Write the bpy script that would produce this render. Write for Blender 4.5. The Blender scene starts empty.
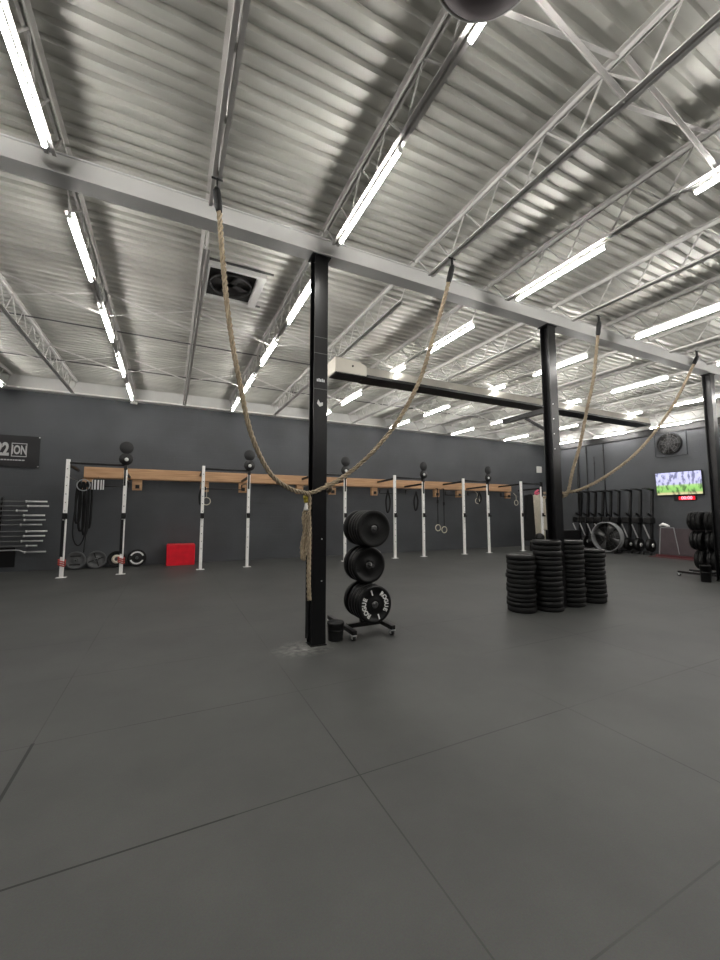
import bpy, math, random
from mathutils import Vector, Matrix
random.seed(7)
SC = bpy.context.scene
COL = SC.collection
R = math.radians

# ------------------------------------------------------------------ camera
cam_d = bpy.data.cameras.new('camera')
cam = bpy.data.objects.new('camera', cam_d); COL.objects.link(cam)
cam_d.sensor_fit = 'HORIZONTAL'; cam_d.sensor_width = 36.0
cam_d.lens = 36.0 * 392.15 / 720.0
cam_d.clip_start = 0.05; cam_d.clip_end = 200
cam.location = (0, 0, 1.5)
cam.rotation_euler = (R(90 + 4.82), 0, -R(25.87))
SC.camera = cam

# ------------------------------------------------------------------ world, exposure
w = bpy.data.worlds.new('world'); SC.world = w; w.use_nodes = True
w.node_tree.nodes['Background'].inputs[0].default_value = (0.6, 0.65, 0.7, 1)
w.node_tree.nodes['Background'].inputs[1].default_value = 0.05
SC.view_settings.view_transform = 'Standard'
SC.view_settings.look = 'None'
SC.view_settings.gamma = 1.0
SC.view_settings.use_curve_mapping = False
SC.view_settings.exposure = 1.05
LAMP_POWER = 44.0

# ------------------------------------------------------------------ materials
def S(h):
    h = h.lstrip('#'); c = [int(h[i:i+2], 16)/255 for i in (0, 2, 4)]
    return tuple(x/12.92 if x <= .04045 else ((x+.055)/1.055)**2.4 for x in c) + (1,)
def mat(name, col, rough=.5, metal=0., noise=0., nscale=8., bump=0., bscale=40., spec=None, emit=None, est=1., stretch=None):
    m = bpy.data.materials.new(name); m.use_nodes = True
    nt = m.node_tree; b = nt.nodes['Principled BSDF']
    c = S(col) if isinstance(col, str) else col
    b.inputs['Base Color'].default_value = c
    b.inputs['Roughness'].default_value = rough; b.inputs['Metallic'].default_value = metal
    if spec is not None: b.inputs['Specular IOR Level'].default_value = spec
    if emit:
        b.inputs['Emission Color'].default_value = S(emit); b.inputs['Emission Strength'].default_value = est
    tc = nt.nodes.new('ShaderNodeTexCoord'); src = tc.outputs['Object']
    if stretch:
        mp = nt.nodes.new('ShaderNodeMapping'); mp.inputs['Scale'].default_value = stretch
        nt.links.new(src, mp.inputs['Vector']); src = mp.outputs['Vector']
    if noise > 0:
        n = nt.nodes.new('ShaderNodeTexNoise'); n.inputs['Scale'].default_value = nscale; n.inputs['Detail'].default_value = 6
        nt.links.new(src, n.inputs['Vector'])
        r = nt.nodes.new('ShaderNodeValToRGB')
        r.color_ramp.elements[0].position = .3; r.color_ramp.elements[1].position = .7
        r.color_ramp.elements[0].color = tuple(x*(1-noise) for x in c[:3]) + (1,)
        r.color_ramp.elements[1].color = tuple(min(1, x*(1+noise)) for x in c[:3]) + (1,)
        nt.links.new(n.outputs['Fac'], r.inputs['Fac']); nt.links.new(r.outputs['Color'], b.inputs['Base Color'])
    if bump > 0:
        n2 = nt.nodes.new('ShaderNodeTexNoise'); n2.inputs['Scale'].default_value = bscale; n2.inputs['Detail'].default_value = 4
        nt.links.new(src, n2.inputs['Vector'])
        bp = nt.nodes.new('ShaderNodeBump'); bp.inputs['Strength'].default_value = bump; bp.inputs['Distance'].default_value = .01
        nt.links.new(n2.outputs['Fac'], bp.inputs['Height']); nt.links.new(bp.outputs['Normal'], b.inputs['Normal'])
    return m

M = {}
M['deck'] = mat('galvanized_deck', '#bcbcb5', .42, .2, .2, 1.3, .1, 20, stretch=(.5, 1.6, 1))
M['joist'] = mat('joist_paint', '#cfcdca', .5, .1, .08, 6)
M['beam'] = mat('girder_paint', '#d2d2d0', .55, .0, .06, 2)
M['ledger'] = mat('ledger_paint', '#c9c9c6', .5, 0, .06, 3)
M['black_steel'] = mat('black_gloss_steel', '#070709', .32, .0, .2, 5, .05, 15)
M['black'] = mat('black_powder_coat', '#060607', .45)
M['rubber'] = mat('black_rubber', '#050506', .5, 0, .3, 30, .15, 120, spec=.35)
M['rubber_b'] = mat('crumb_rubber', '#090909', .65, 0, .5, 90, .3, 160, spec=.35)
M['rubber_g'] = mat('grey_rubber', '#202122', .6, 0, .2, 30)
M['lplate'] = mat('grey_plate', '#4c4d4e', .55, 0, .1, 12)
M['steel'] = mat('bright_steel', '#dcdcdc', .3, .6)
M['dsteel'] = mat('dark_steel', '#6a6a6a', .4, .8)
M['white'] = mat('white_powder_coat', '#f6f5f2', .4, 0, .02, 10)
M['letter'] = mat('white_lettering', '#e2e2e0', .6)
M['grey_letter'] = mat('grey_lettering', '#b9b9b9', .7)
M['rope'] = mat('manila_rope', '#a99a83', .9, 0, .22, 25, .4, 220)
M['sleeve'] = mat('black_sleeve', '#08080a', .6)
M['banner'] = mat('banner_vinyl', '#1b1b1d', .5, 0, .15, 4)
M['red'] = mat('red_vinyl', '#e20a26', .5, 0, .1, 6)
M['redband'] = mat('red_latex', '#b5443a', .6)
M['pink'] = mat('pink_fabric', '#d8607a', .7)
M['grey'] = mat('grey_plastic', '#8d8f90', .5)
M['lgrey'] = mat('light_grey_plastic', '#cfcfcb', .5)
M['cream'] = mat('cream_canvas', '#cfc8b6', .8, 0, .1, 9)
M['shirt'] = mat('dark_cloth', '#121214', .9)
M['heater'] = mat('heater_enamel', '#cdc8bc', .45, 0, .04, 5)
M['heater_skin'] = mat('heater_aluminium', '#b9b6ae', .35, .6, .08, 3)
M['tape'] = mat('yellow_tape', '#b5a43c', .6)
M['redfloor'] = mat('red_strip', '#55262a', .7)
M['greypink'] = mat('mauve_panel', '#4a4043', .6, 0, .1, 5)
M['vent_dark'] = mat('vent_dark', '#161514', .6, 0, .5, 6)
M['lamp_house'] = mat('lamp_housing', '#d5d5d3', .4)
M['bulb'] = mat('led_diffuser', '#ffffff', .4, emit='#fffbf6', est=LAMP_POWER)
M['clockred'] = mat('led_red_panel', '#7a0610', .4, emit='#e0041c', est=.9)
M['clockdigit'] = mat('led_digit', '#ff8090', .4, emit='#ff7080', est=2.2)
M['brown_dome'] = mat('dome_dark', '#5b4f52', .6, .0, .1, 4)
M['blue_grey'] = mat('white_sticker', '#d6d8da', .6)

def wood():
    m = mat('timber', '#c49a6c', .65, 0, .0)
    nt = m.node_tree; b = nt.nodes['Principled BSDF']
    tc = nt.nodes.new('ShaderNodeTexCoord'); mp = nt.nodes.new('ShaderNodeMapping'); mp.inputs['Scale'].default_value = (.7, 8, 14)
    n = nt.nodes.new('ShaderNodeTexNoise'); n.inputs['Scale'].default_value = 2.2; n.inputs['Detail'].default_value = 8
    r = nt.nodes.new('ShaderNodeValToRGB')
    r.color_ramp.elements[0].position = .3; r.color_ramp.elements[0].color = S('#a67f5a')
    r.color_ramp.elements[1].position = .7; r.color_ramp.elements[1].color = S('#c9a27c')
    nt.links.new(tc.outputs['Object'], mp.inputs['Vector']); nt.links.new(mp.outputs['Vector'], n.inputs['Vector'])
    nt.links.new(n.outputs['Fac'], r.inputs['Fac']); nt.links.new(r.outputs['Color'], b.inputs['Base Color'])
    return m
M['wood'] = wood()

def wall_mat():
    m = mat('charcoal_block_wall', '#45484b', .62, 0, 0)
    nt = m.node_tree; b = nt.nodes['Principled BSDF']
    tc = nt.nodes.new('ShaderNodeTexCoord'); sep = nt.nodes.new('ShaderNodeSeparateXYZ'); cmb = nt.nodes.new('ShaderNodeCombineXYZ')
    add = nt.nodes.new('ShaderNodeMath'); add.operation = 'ADD'
    nt.links.new(tc.outputs['Object'], sep.inputs[0])
    nt.links.new(sep.outputs['X'], add.inputs[0]); nt.links.new(sep.outputs['Y'], add.inputs[1])
    nt.links.new(add.outputs[0], cmb.inputs['X']); nt.links.new(sep.outputs['Z'], cmb.inputs['Y'])
    br = nt.nodes.new('ShaderNodeTexBrick'); br.inputs['Scale'].default_value = 1.0
    br.inputs['Brick Width'].default_value = .4; br.inputs['Row Height'].default_value = .2; br.inputs['Mortar Size'].default_value = .006
    br.inputs['Color1'].default_value = (1, 1, 1, 1); br.inputs['Color2'].default_value = (1, 1, 1, 1); br.inputs['Mortar'].default_value = (0, 0, 0, 1)
    nt.links.new(cmb.outputs[0], br.inputs['Vector'])
    n = nt.nodes.new('ShaderNodeTexNoise'); n.inputs['Scale'].default_value = .7; n.inputs['Detail'].default_value = 7
    nt.links.new(tc.outputs['Object'], n.inputs['Vector'])
    r = nt.nodes.new('ShaderNodeValToRGB')
    r.color_ramp.elements[0].position = .3; r.color_ramp.elements[0].color = S('#424447')
    r.color_ramp.elements[1].position = .75; r.color_ramp.elements[1].color = S('#505357')
    nt.links.new(n.outputs['Fac'], r.inputs['Fac']); nt.links.new(r.outputs['Color'], b.inputs['Base Color'])
    bp = nt.nodes.new('ShaderNodeBump'); bp.inputs['Strength'].default_value = .35; bp.inputs['Distance'].default_value = .006
    nt.links.new(br.outputs['Color'], bp.inputs['Height']); nt.links.new(bp.outputs['Normal'], b.inputs['Normal'])
    return m
M['wall'] = wall_mat()

def floor_mat():
    m = mat('rubber_mat_floor', '#47474a', .6, 0, 0)
    nt = m.node_tree; b = nt.nodes['Principled BSDF']; L = nt.links.new; N = nt.nodes.new
    b.inputs['Roughness'].default_value = .52
    b.inputs['Specular IOR Level'].default_value = .42
    tc = N('ShaderNodeTexCoord'); sep = N('ShaderNodeSeparateXYZ'); L(tc.outputs['Object'], sep.inputs[0])
    def mth(op, a, bb=None, cc=None):
        n = N('ShaderNodeMath'); n.operation = op
        for i, v in enumerate((a, bb, cc)):
            if v is None: continue
            if isinstance(v, (int, float)): n.inputs[i].default_value = v
            else: L(v, n.inputs[i])
        return n.outputs[0]
    def seam(ax, off, per, wd):
        s = mth('SUBTRACT', sep.outputs[ax], off)
        s = mth('DIVIDE', s, per); s = mth('SUBTRACT', s, mth('ROUND', s)); s = mth('ABSOLUTE', s); s = mth('MULTIPLY', s, per)
        return mth('LESS_THAN', s, wd)
    sx = seam('X', -.745, 1.785, .0042); sy = seam('Y', 2.15, 1.185, .0042)
    seams = mth('MAXIMUM', sx, sy)
    n0 = N('ShaderNodeTexNoise'); n0.inputs['Scale'].default_value = .45; n0.inputs['Detail'].default_value = 2; L(tc.outputs['Object'], n0.inputs['Vector'])
    strg = mth('MULTIPLY', mth('SUBTRACT', n0.outputs['Fac'], .36), 5.0)
    nstr = N('ShaderNodeClamp'); L(strg, nstr.inputs[0])
    seams = mth('MULTIPLY', seams, mth('MULTIPLY', nstr.outputs[0], .8))
    def between(ax, a, b): return mth('MULTIPLY', mth('GREATER_THAN', sep.outputs[ax], a), mth('LESS_THAN', sep.outputs[ax], b))
    open1 = mth('MULTIPLY', between('X', -.7545, -.7355), between('Y', 2.3, 3.36))
    open2 = mth('MULTIPLY', between('Y', 2.1445, 2.1555), between('X', -.74, .35))
    open3 = mth('MULTIPLY', between('Y', 2.1465, 2.1535), between('X', .35, 1.04))
    seams = mth('MAXIMUM', seams, mth('MAXIMUM', open1, mth('MAXIMUM', open2, mth('MULTIPLY', open3, .8))))
    n1 = N('ShaderNodeTexNoise'); n1.inputs['Scale'].default_value = .8; n1.inputs['Detail'].default_value = 9; n1.inputs['Roughness'].default_value = .6
    L(tc.outputs['Object'], n1.inputs['Vector'])
    r = N('ShaderNodeValToRGB')
    r.color_ramp.elements[0].position = .25; r.color_ramp.elements[0].color = S('#3b3c3b')
    r.color_ramp.elements[1].position = .78; r.color_ramp.elements[1].color = S('#4f504e')
    L(n1.outputs['Fac'], r.inputs['Fac'])
    # fine crumb speckle
    n2 = N('ShaderNodeTexNoise'); n2.inputs['Scale'].default_value = 160; n2.inputs['Detail'].default_value = 2; L(tc.outputs['Object'], n2.inputs['Vector'])
    mx0 = N('ShaderNodeMixRGB'); mx0.blend_type = 'OVERLAY'; mx0.inputs['Fac'].default_value = .25
    L(r.outputs['Color'], mx0.inputs[1]); L(n2.outputs['Color'], mx0.inputs[2])
    # chalk dust scattered round the foot of the column and in odd scuffs
    dx = mth('SUBTRACT', sep.outputs['X'], 1.42); dy = mth('SUBTRACT', sep.outputs['Y'], 4.33)
    d = mth('SQRT', mth('ADD', mth('MULTIPLY', dx, dx), mth('MULTIPLY', mth('MULTIPLY', dy, dy), 2.0)))
    n3 = N('ShaderNodeTexNoise'); n3.inputs['Scale'].default_value = 16; n3.inputs['Detail'].default_value = 6; L(tc.outputs['Object'], n3.inputs['Vector'])
    near = mth('MAXIMUM', mth('SUBTRACT', 1.0, mth('DIVIDE', d, .42)), 0.0)
    ch = N('ShaderNodeClamp'); L(mth('MULTIPLY', mth('MULTIPLY', near, mth('SUBTRACT', n3.outputs['Fac'], .38)), 2.6), ch.inputs[0])
    n4 = N('ShaderNodeTexNoise'); n4.inputs['Scale'].default_value = 2.6; n4.inputs['Detail'].default_value = 3; L(tc.outputs['Object'], n4.inputs['Vector'])
    sc = N('ShaderNodeClamp'); L(mth('MULTIPLY', mth('SUBTRACT', n4.outputs['Fac'], .74), 4.0), sc.inputs[0])
    dust = mth('MAXIMUM', ch.outputs[0], mth('MULTIPLY', sc.outputs[0], mth('MULTIPLY', n3.outputs['Fac'], .4)))
    mx1 = N('ShaderNodeMixRGB'); L(dust, mx1.inputs['Fac']); L(mx0.outputs[0], mx1.inputs[1]); mx1.inputs[2].default_value = S('#a5a5a0')
    mx2 = N('ShaderNodeMixRGB'); L(seams, mx2.inputs['Fac']); L(mx1.outputs[0], mx2.inputs[1]); mx2.inputs[2].default_value = S('#0c0c0d')
    L(mx2.outputs[0], b.inputs['Base Color'])
    bp = N('ShaderNodeBump'); bp.inputs['Strength'].default_value = .12; bp.inputs['Distance'].default_value = .004
    L(n2.outputs['Fac'], bp.inputs['Height']); L(bp.outputs['Normal'], b.inputs['Normal'])
    return m
M['floor'] = floor_mat()

# ------------------------------------------------------------------ mesh builder
class MB:
    def __init__(s): s.v = []; s.f = []; s.sm = []
    def add(s, vs, fs, smooth=False):
        o = len(s.v); s.v += [tuple(v) for v in vs]; s.f += [tuple(i+o for i in f) for f in fs]; s.sm += [smooth]*len(fs); return s
    def box(s, a, b):
        (x0, y0, z0), (x1, y1, z1) = a, b
        return s.add([(x0,y0,z0),(x1,y0,z0),(x1,y1,z0),(x0,y1,z0),(x0,y0,z1),(x1,y0,z1),(x1,y1,z1),(x0,y1,z1)],
              [(0,3,2,1),(4,5,6,7),(0,1,5,4),(1,2,6,5),(2,3,7,6),(3,0,4,7)])
    def bbox(s, a, b, c=.01):      # box with chamfered vertical and top/bottom edges
        (x0, y0, z0), (x1, y1, z1) = a, b
        def ring(z, k): return [(x0+c+k,y0+k,z),(x1-c-k,y0+k,z),(x1-k,y0+c+k,z),(x1-k,y1-c-k,z),(x1-c-k,y1-k,z),(x0+c+k,y1-k,z),(x0+k,y1-c-k,z),(x0+k,y0+c+k,z)]
        rs = [ring(z0, c*.6), ring(z0+c, 0), ring(z1-c, 0), ring(z1, c*.6)]
        vs = sum(rs, []); fs = []
        for i in range(3):
            for j in range(8): fs.append((i*8+j, i*8+(j+1) % 8, (i+1)*8+(j+1) % 8, (i+1)*8+j))
        fs.append(tuple(range(7, -1, -1))); fs.append(tuple(range(24, 32)))
        return s.add(vs, fs)
    def frame(s, p, q, up=(0,0,1)):
        p = Vector(p); q = Vector(q); d = (q-p).normalized(); u = Vector(up)
        if abs(d.dot(u)) > .98: u = Vector((0, 1, 0))
        r = d.cross(u).normalized(); u = r.cross(d).normalized(); return p, q, r, u
    def bar(s, p, q, w, h, up=(0,0,1)):
        p, q, r, u = s.frame(p, q, up); a = r*w/2; b = u*h/2
        vs = [p-a-b, p+a-b, p+a+b, p-a+b, q-a-b, q+a-b, q+a+b, q-a+b]
        return s.add(vs, [(0,1,2,3),(7,6,5,4),(1,0,4,5),(2,1,5,6),(3,2,6,7),(0,3,7,4)])
    def cyl(s, p, q, r1, r2=None, n=16, cap=True):
        r2 = r1 if r2 is None else r2
        p, q, r, u = s.frame(p, q)
        vs = []
        for c, rad in ((p, r1), (q, r2)):
            for i in range(n):
                a = 2*math.pi*i/n; vs.append(c + r*math.cos(a)*rad + u*math.sin(a)*rad)
        s.add(vs, [(i, (i+1) % n, n+(i+1) % n, n+i) for i in range(n)], True)
        if cap: s.add(vs, [tuple(range(n-1, -1, -1)), tuple(range(n, 2*n))])
        return s
    def lathe(s, prof, mtx=None, n=32, closed=False, smooth=True):
        mtx = mtx or Matrix(); vs = []; k = len(prof)
        for i in range(n):
            a = 2*math.pi*i/n
            for (r, z) in prof: vs.append(mtx @ Vector((r*math.cos(a), r*math.sin(a), z)))
        fs = []
        m = k if closed else k-1
        for i in range(n):
            for j in range(m):
                j2 = (j+1) % k; i2 = (i+1) % n
                fs.append((i*k+j, i2*k+j, i2*k+j2, i*k+j2))
        return s.add(vs, fs, smooth)
    def prism(s, pts, ax, a, b):
        # pts 2D polygon extruded along axis ax from a to b
        def mk(p, t):
            if ax == 'x': return (t, p[0], p[1])
            if ax == 'y': return (p[0], t, p[1])
            return (p[0], p[1], t)
        n = len(pts); vs = [mk(p, a) for p in pts] + [mk(p, b) for p in pts]
        fs = [(i, (i+1) % n, n+(i+1) % n, n+i) for i in range(n)] + [tuple(range(n-1, -1, -1)), tuple(range(n, 2*n))]
        return s.add(vs, fs)
    def tube(s, pts, r, n=8, cap=True):
        pts = [Vector(p) for p in pts]; k = len(pts)
        t = (pts[1]-pts[0]).normalized(); u = Vector((0,0,1)) if abs(t.z) < .9 else Vector((1,0,0))
        rr = t.cross(u).normalized(); vs = []
        for i, p in enumerate(pts):
            t = (pts[min(i+1, k-1)] - pts[max(i-1, 0)]).normalized()
            rr = (rr - t*rr.dot(t)).normalized(); uu = t.cross(rr)
            rad = r[i] if isinstance(r, (list, tuple)) else r
            for j in range(n):
                a = 2*math.pi*j/n; vs.append(p + rr*math.cos(a)*rad + uu*math.sin(a)*rad)
        fs = [(i*n+j, i*n+(j+1) % n, (i+1)*n+(j+1) % n, (i+1)*n+j) for i in range(k-1) for j in range(n)]
        s.add(vs, fs, True)
        if cap: s.add(vs, [tuple(range(n-1, -1, -1)), tuple(range((k-1)*n, k*n))])
        return s
    def build(s, name, m, parent=None, loc=None, bevel=0):
        me = bpy.data.meshes.new(name); me.from_pydata(s.v, [], s.f)
        me.polygons.foreach_set('use_smooth', s.sm); me.materials.append(m); me.update()
        import bmesh
        bm = bmesh.new(); bm.from_mesh(me); bmesh.ops.remove_doubles(bm, verts=bm.verts, dist=1e-6)
        bmesh.ops.recalc_face_normals(bm, faces=bm.faces); bm.to_mesh(me); bm.free()
        o = bpy.data.objects.new(name, me); COL.objects.link(o)
        if parent: o.parent = parent
        if loc: o.location = loc
        if bevel:
            b = o.modifiers.new('bevel', 'BEVEL'); b.width = bevel; b.segments = 2; b.limit_method = 'ANGLE'
        return o

def tag(o, label=None, cat=None, group=None):
    if label: o['label'] = label
    if cat: o['category'] = cat
    if group: o['group'] = group
    return o
def thing(name, label, cat, loc=(0,0,0), rz=0., group=None):
    o = bpy.data.objects.new(name, None); COL.objects.link(o); o.empty_display_size = .1
    o.location = loc; o.rotation_euler = (0, 0, rz)
    return tag(o, label, cat, group)
def struct(name, mb, m):
    o = mb.build(name, m); o['kind'] = 'structure'; return o
def copy_tree(o, parent=None):
    c = o.copy(); COL.objects.link(c); c.parent = parent
    for ch in list(o.children): copy_tree(ch, c)
    return c
ORD = ['first','second','third','fourth','fifth','sixth','seventh','eighth','ninth','tenth','eleventh','twelfth','thirteenth','fourteenth','fifteenth','sixteenth','seventeenth','eighteenth','nineteenth','twentieth']
def text_mb(txt, size, thick, mtx, bold=0.0, space=1.0):
    cu = bpy.data.curves.new('lettering', 'FONT'); cu.body = txt; cu.size = size; cu.extrude = thick/2; cu.offset = bold
    cu.align_x = 'CENTER'; cu.align_y = 'CENTER'; cu.space_character = space; cu.resolution_u = 3
    ob = bpy.data.objects.new('lettering', cu); COL.objects.link(ob)
    dg = bpy.context.evaluated_depsgraph_get(); dg.update(); me = ob.evaluated_get(dg).to_mesh()
    mb = MB(); mb.add([mtx @ v.co for v in me.vertices], [tuple(p.vertices) for p in me.polygons])
    ob.evaluated_get(dg).to_mesh_clear(); bpy.data.objects.remove(ob); bpy.data.curves.remove(cu)
    return mb
def merge(a, b):
    a.add(b.v, b.f); return a

# ------------------------------------------------------------------ structure
X0, X1, Y0, Y1 = -7.0, 16.3, -5.0, 13.1
def rz_(y): return 0.010*(y-3.0)           # gentle roof fall
struct('floor', MB().box((X0-.2, Y0-.2, -.1), (X1+.2, Y1+.2, 0)), M['floor'])
struct('wall_back', MB().box((X0-.2, Y1, 0), (X1+.2, Y1+.2, 5.35)), M['wall'])
struct('wall_right', MB().box((X1, Y0-.2, 0), (X1+.2, Y1, 5.35)), M['wall'])
struct('wall_left', MB().box((X0-.2, Y0-.2, 0), (X0, Y1, 5.35)), M['wall'])
struct('wall_front', MB().box((X0, Y0-.2, 0), (X1, Y0, 5.35)), M['wall'])
# corrugated roof deck, ribs running left to right
DZ = 5.06
def deck():
    mb = MB(); prof = []; y = Y0-.1; p = .15; h = .04
    while y < Y1+.1:
        prof += [(y, 0), (y+.062, 0), (y+.077, h), (y+.135, h)]; y += p
    prof.append((y, 0))
    xs = [X0-.1, X1+.1]; vs = []; fs = []
    for x in xs:
        for (yy, zz) in prof: vs.append((x, yy, DZ+zz+rz_(yy)))
    k = len(prof)
    for i in range(k-1): fs.append((i, i+1, k+i+1, k+i))
    mb.add(vs, fs)
    # flat upper skin closes the roof
    mb.add([(X0-.1, Y0-.1, DZ+.1+rz_(Y0)), (X1+.1, Y0-.1, DZ+.1+rz_(Y0)), (X1+.1, Y1+.1, DZ+.1+rz_(Y1)), (X0-.1, Y1+.1, DZ+.1+rz_(Y1))], [(0,1,2,3)])
    return mb
struct('ceiling', deck(), M['deck'])
# ledger along the back and right walls; last box a dark band below it
struct('trim_1', MB().box((X0, 13.0, 4.80), (X1, 13.1, 5.14)), M['ledger'])
struct('trim_4', MB().box((X0, 12.86, 4.755), (16.19, 13.1, 4.80)), M['white'])
struct('trim_2', MB().box((16.2, Y0, 4.66), (X1, 12.9, 5.10)), M['ledger'])
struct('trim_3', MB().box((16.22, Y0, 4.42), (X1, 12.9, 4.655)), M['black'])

# main girder over the columns
g = thing('steel_girder', 'long grey painted steel girder crossing the room over the black columns', 'beam', (0, 4.40, 0))
MB().box((X0, -.085, 4.685), (X1, .085, 4.865)).build('web', M['beam'], g)
MB().box((X0, -.10, 4.67), (X1, .10, 4.685)).build('bottom_flange', M['beam'], g)
MB().box((X0, -.10, 4.865), (X1, .10, 4.88)).build('top_flange', M['beam'], g)

# ------------------------------------------------------------------ joists
JX = [-6.6, -5.25, -3.85, -2.45, -1.05, .29, 1.64, 3.0, 4.37, 5.82, 7.28, 8.70, 10.12, 11.55, 12.98, 14.40, 15.82]
def joist_parts(ya, yb, y_bot_a, y_bot_b, phase, parent):
    TZ, BZ = 5.035, 4.62
    t = lambda y, z: z + rz_(y)
    top = MB(); bot = MB(); web = MB()
    for sg in (-1, 1):
        top.bar((sg*.032, ya, t(ya, TZ)), (sg*.032, yb, t(yb, TZ)), .038, .006)
        top.bar((sg*.0125, ya, t(ya, TZ-.022)), (sg*.0125, yb, t(yb, TZ-.022)), .006, .045)
        bot.bar((sg*.028, y_bot_a, t(y_bot_a, BZ)), (sg*.028, y_bot_b, t(y_bot_b, BZ)), .032, .006)
        bot.bar((sg*.0125, y_bot_a, t(y_bot_a, BZ+.02)), (sg*.0125, y_bot_b, t(y_bot_b, BZ+.02)), .006, .04)
    p = .55; k0 = math.ceil((y_bot_a-phase)/p); y = phase+k0*p
    while y+p/2 <= y_bot_b+.01:
        web.cyl((0, y, t(y, TZ-.02)), (0, y+p/2, t(y, BZ+.015)), .0095, n=6)
        if y+p <= yb: web.cyl((0, y+p/2, t(y, BZ+.015)), (0, y+p, t(y+p, TZ-.02)), .0095, n=6)
        y += p
    # end diagonals
    web.cyl((0, y_bot_a+.02, t(y_bot_a, BZ+.01)), (0, phase+k0*p, t(ya, TZ-.02)), .0095, n=6)
    web.cyl((0, y_bot_a+.02, t(y_bot_a, BZ+.01)), (0, max(ya+.05, y_bot_a-.45), t(ya, TZ-.02)), .0095, n=6)
    web.cyl((0, y_bot_b-.02, t(y_bot_b, BZ+.01)), (0, min(yb-.05, y_bot_b+.40), t(yb, TZ-.02)), .0095, n=6)
    top.build('top_chord', M['joist'], parent); bot.build('bottom_chord', M['joist'], parent); web.build('web_rods', M['joist'], parent)
    # bearing seat blocks
proto_f = thing('bar_joist', None, 'roof joist'); joist_parts(-4.95, 4.38, -4.6, 4.05, .06, proto_f)
proto_b = thing('bar_joist', None, 'roof joist'); joist_parts(4.42, 12.99, 4.78, 12.66, 4.75, proto_b)
nv = 0
for i, x in enumerate(JX):
    for side, pr in (('f', proto_f), ('b', proto_b)):
        o = pr if i == 0 else copy_tree(pr)
        o.location = (x, 0, 0)
        if side == 'f':
            o['label'] = 'grey open-web roof joist on the near side of the girder, %s from the left wall' % ORD[i]
            o['group'] = 'roof joists on the near side of the girder'
        else:
            o['label'] = 'grey open-web roof joist between girder and back wall, %s from the left wall' % ORD[i]
            o['group'] = 'roof joists between the girder and the back wall'
# crossed bridging between joists
for y, rad, nm in ((1.58, .016, 'nearest the viewer'), (7.25, .011, 'in the middle row'), (10.2, .011, 'in the far row')):
    for i in range(1, len(JX)-1):
        w_ = JX[i+1]-JX[i]
        mb = MB(); zt = 5.02+rz_(y); zb = 4.63+rz_(y)
        mb.bar((0, -.02, zt), (w_, -.02, zb), rad*2, .008); mb.bar((0, .02, zb), (w_, .02, zt), rad*2, .008)
        mb.bar((0, -.02+rad, zt-.01), (w_, -.02+rad, zb-.01), .005, rad*1.6)
        o = mb.build('cross_brace', M['joist'], None, (JX[i], y, 0))
        tag(o, 'crossed bracing %s, %s joist gap from the left wall' % (nm, ORD[i]), 'brace', 'crossed braces between the roof joists')
# two thin dark lines across the far roof, built as slim cylinders
for y, t_ in ((8.75, 'nearer'), (11.1, 'farther')):
    o = MB().cyl((X0+.02, y, 4.99+rz_(y)), (X1-.12, y, 4.99+rz_(y)), .014, n=8).build('line', M['dsteel'])
    tag(o, 'thin dark conduit running across under the far roof deck, %s of the pair' % t_, 'line', 'dark lines across the far roof')

# ------------------------------------------------------------------ tube lights
lamp = thing('tube_light', None, 'light')
LL = 1.29
MB().box((-.011, 0, -.017), (.011, LL, .004)).build('housing', M['lamp_house'], lamp)
for yy_ in (.15, LL-.17): MB().box((-.010, yy_, .0045), (.010, yy_+.02, .031)).build('clip', M['lamp_house'], lamp)
MB().tube([(0, .012, -.035), (0, .02, -.035), (0, LL-.02, -.035), (0, LL-.012, -.035)], [.014, .019, .019, .014], n=12).build('diffuser', M['bulb'], lamp)
MB().cyl((0, 0, -.035), (0, .014, -.035), .022, n=12).build('end_cap', M['lamp_house'], lamp)
MB().cyl((0, LL-.014, -.035), (0, LL, -.035), .022, n=12).build('end_cap', M['lamp_house'], lamp)
first = True
ys = [11.12, 8.97, 6.86, 4.76, 2.60, .47, -1.66, -3.8]
for r_i, x in enumerate([-3.85, -1.05, 1.64, 4.40, 7.28, 10.12, 12.98, 15.82]):
    for k, y in enumerate(ys):
        o = lamp if first else copy_tree(lamp); first = False
        o.location = (x, y, 4.582+rz_(y+.6))
        o.rotation_euler = (math.atan(.010), 0, 0)
        o['label'] = 'lit white tube light, %s from the back wall in the %s row from the left' % (ORD[k], ORD[r_i])
        o['group'] = 'tube lights under the roof joists'

# ------------------------------------------------------------------ columns
def column(x, label, deco=None):
    c = thing('steel_column', label, 'column', (x, 4.4175, 0))
    sh = MB()
    sh.box((-.086, -.0825, .012), (.086, -.0705, 4.655)).box((-.086, .0705, .012), (.086, .0825, 4.655)).box((-.005, -.0705, .012), (.005, .0705, 4.655))
    sh.build('shaft', M['black_steel'], c)
    MB().box((-.095, -.095, 0), (.095, .095, .012)).build('base_plate', M['black_steel'], c)
    MB().box((-.12, -.095, 4.655), (.12, .095, 4.668)).build('cap_plate', M['black_steel'], c)
    return c
c1 = column(1.578, 'nearest black steel column, with two climbing ropes tied round it')
c2 = column(5.70, 'black steel column behind the four stacks of plates')
c3 = column(11.03, 'black steel column at the right edge beside the exercise machines and screen')
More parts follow.
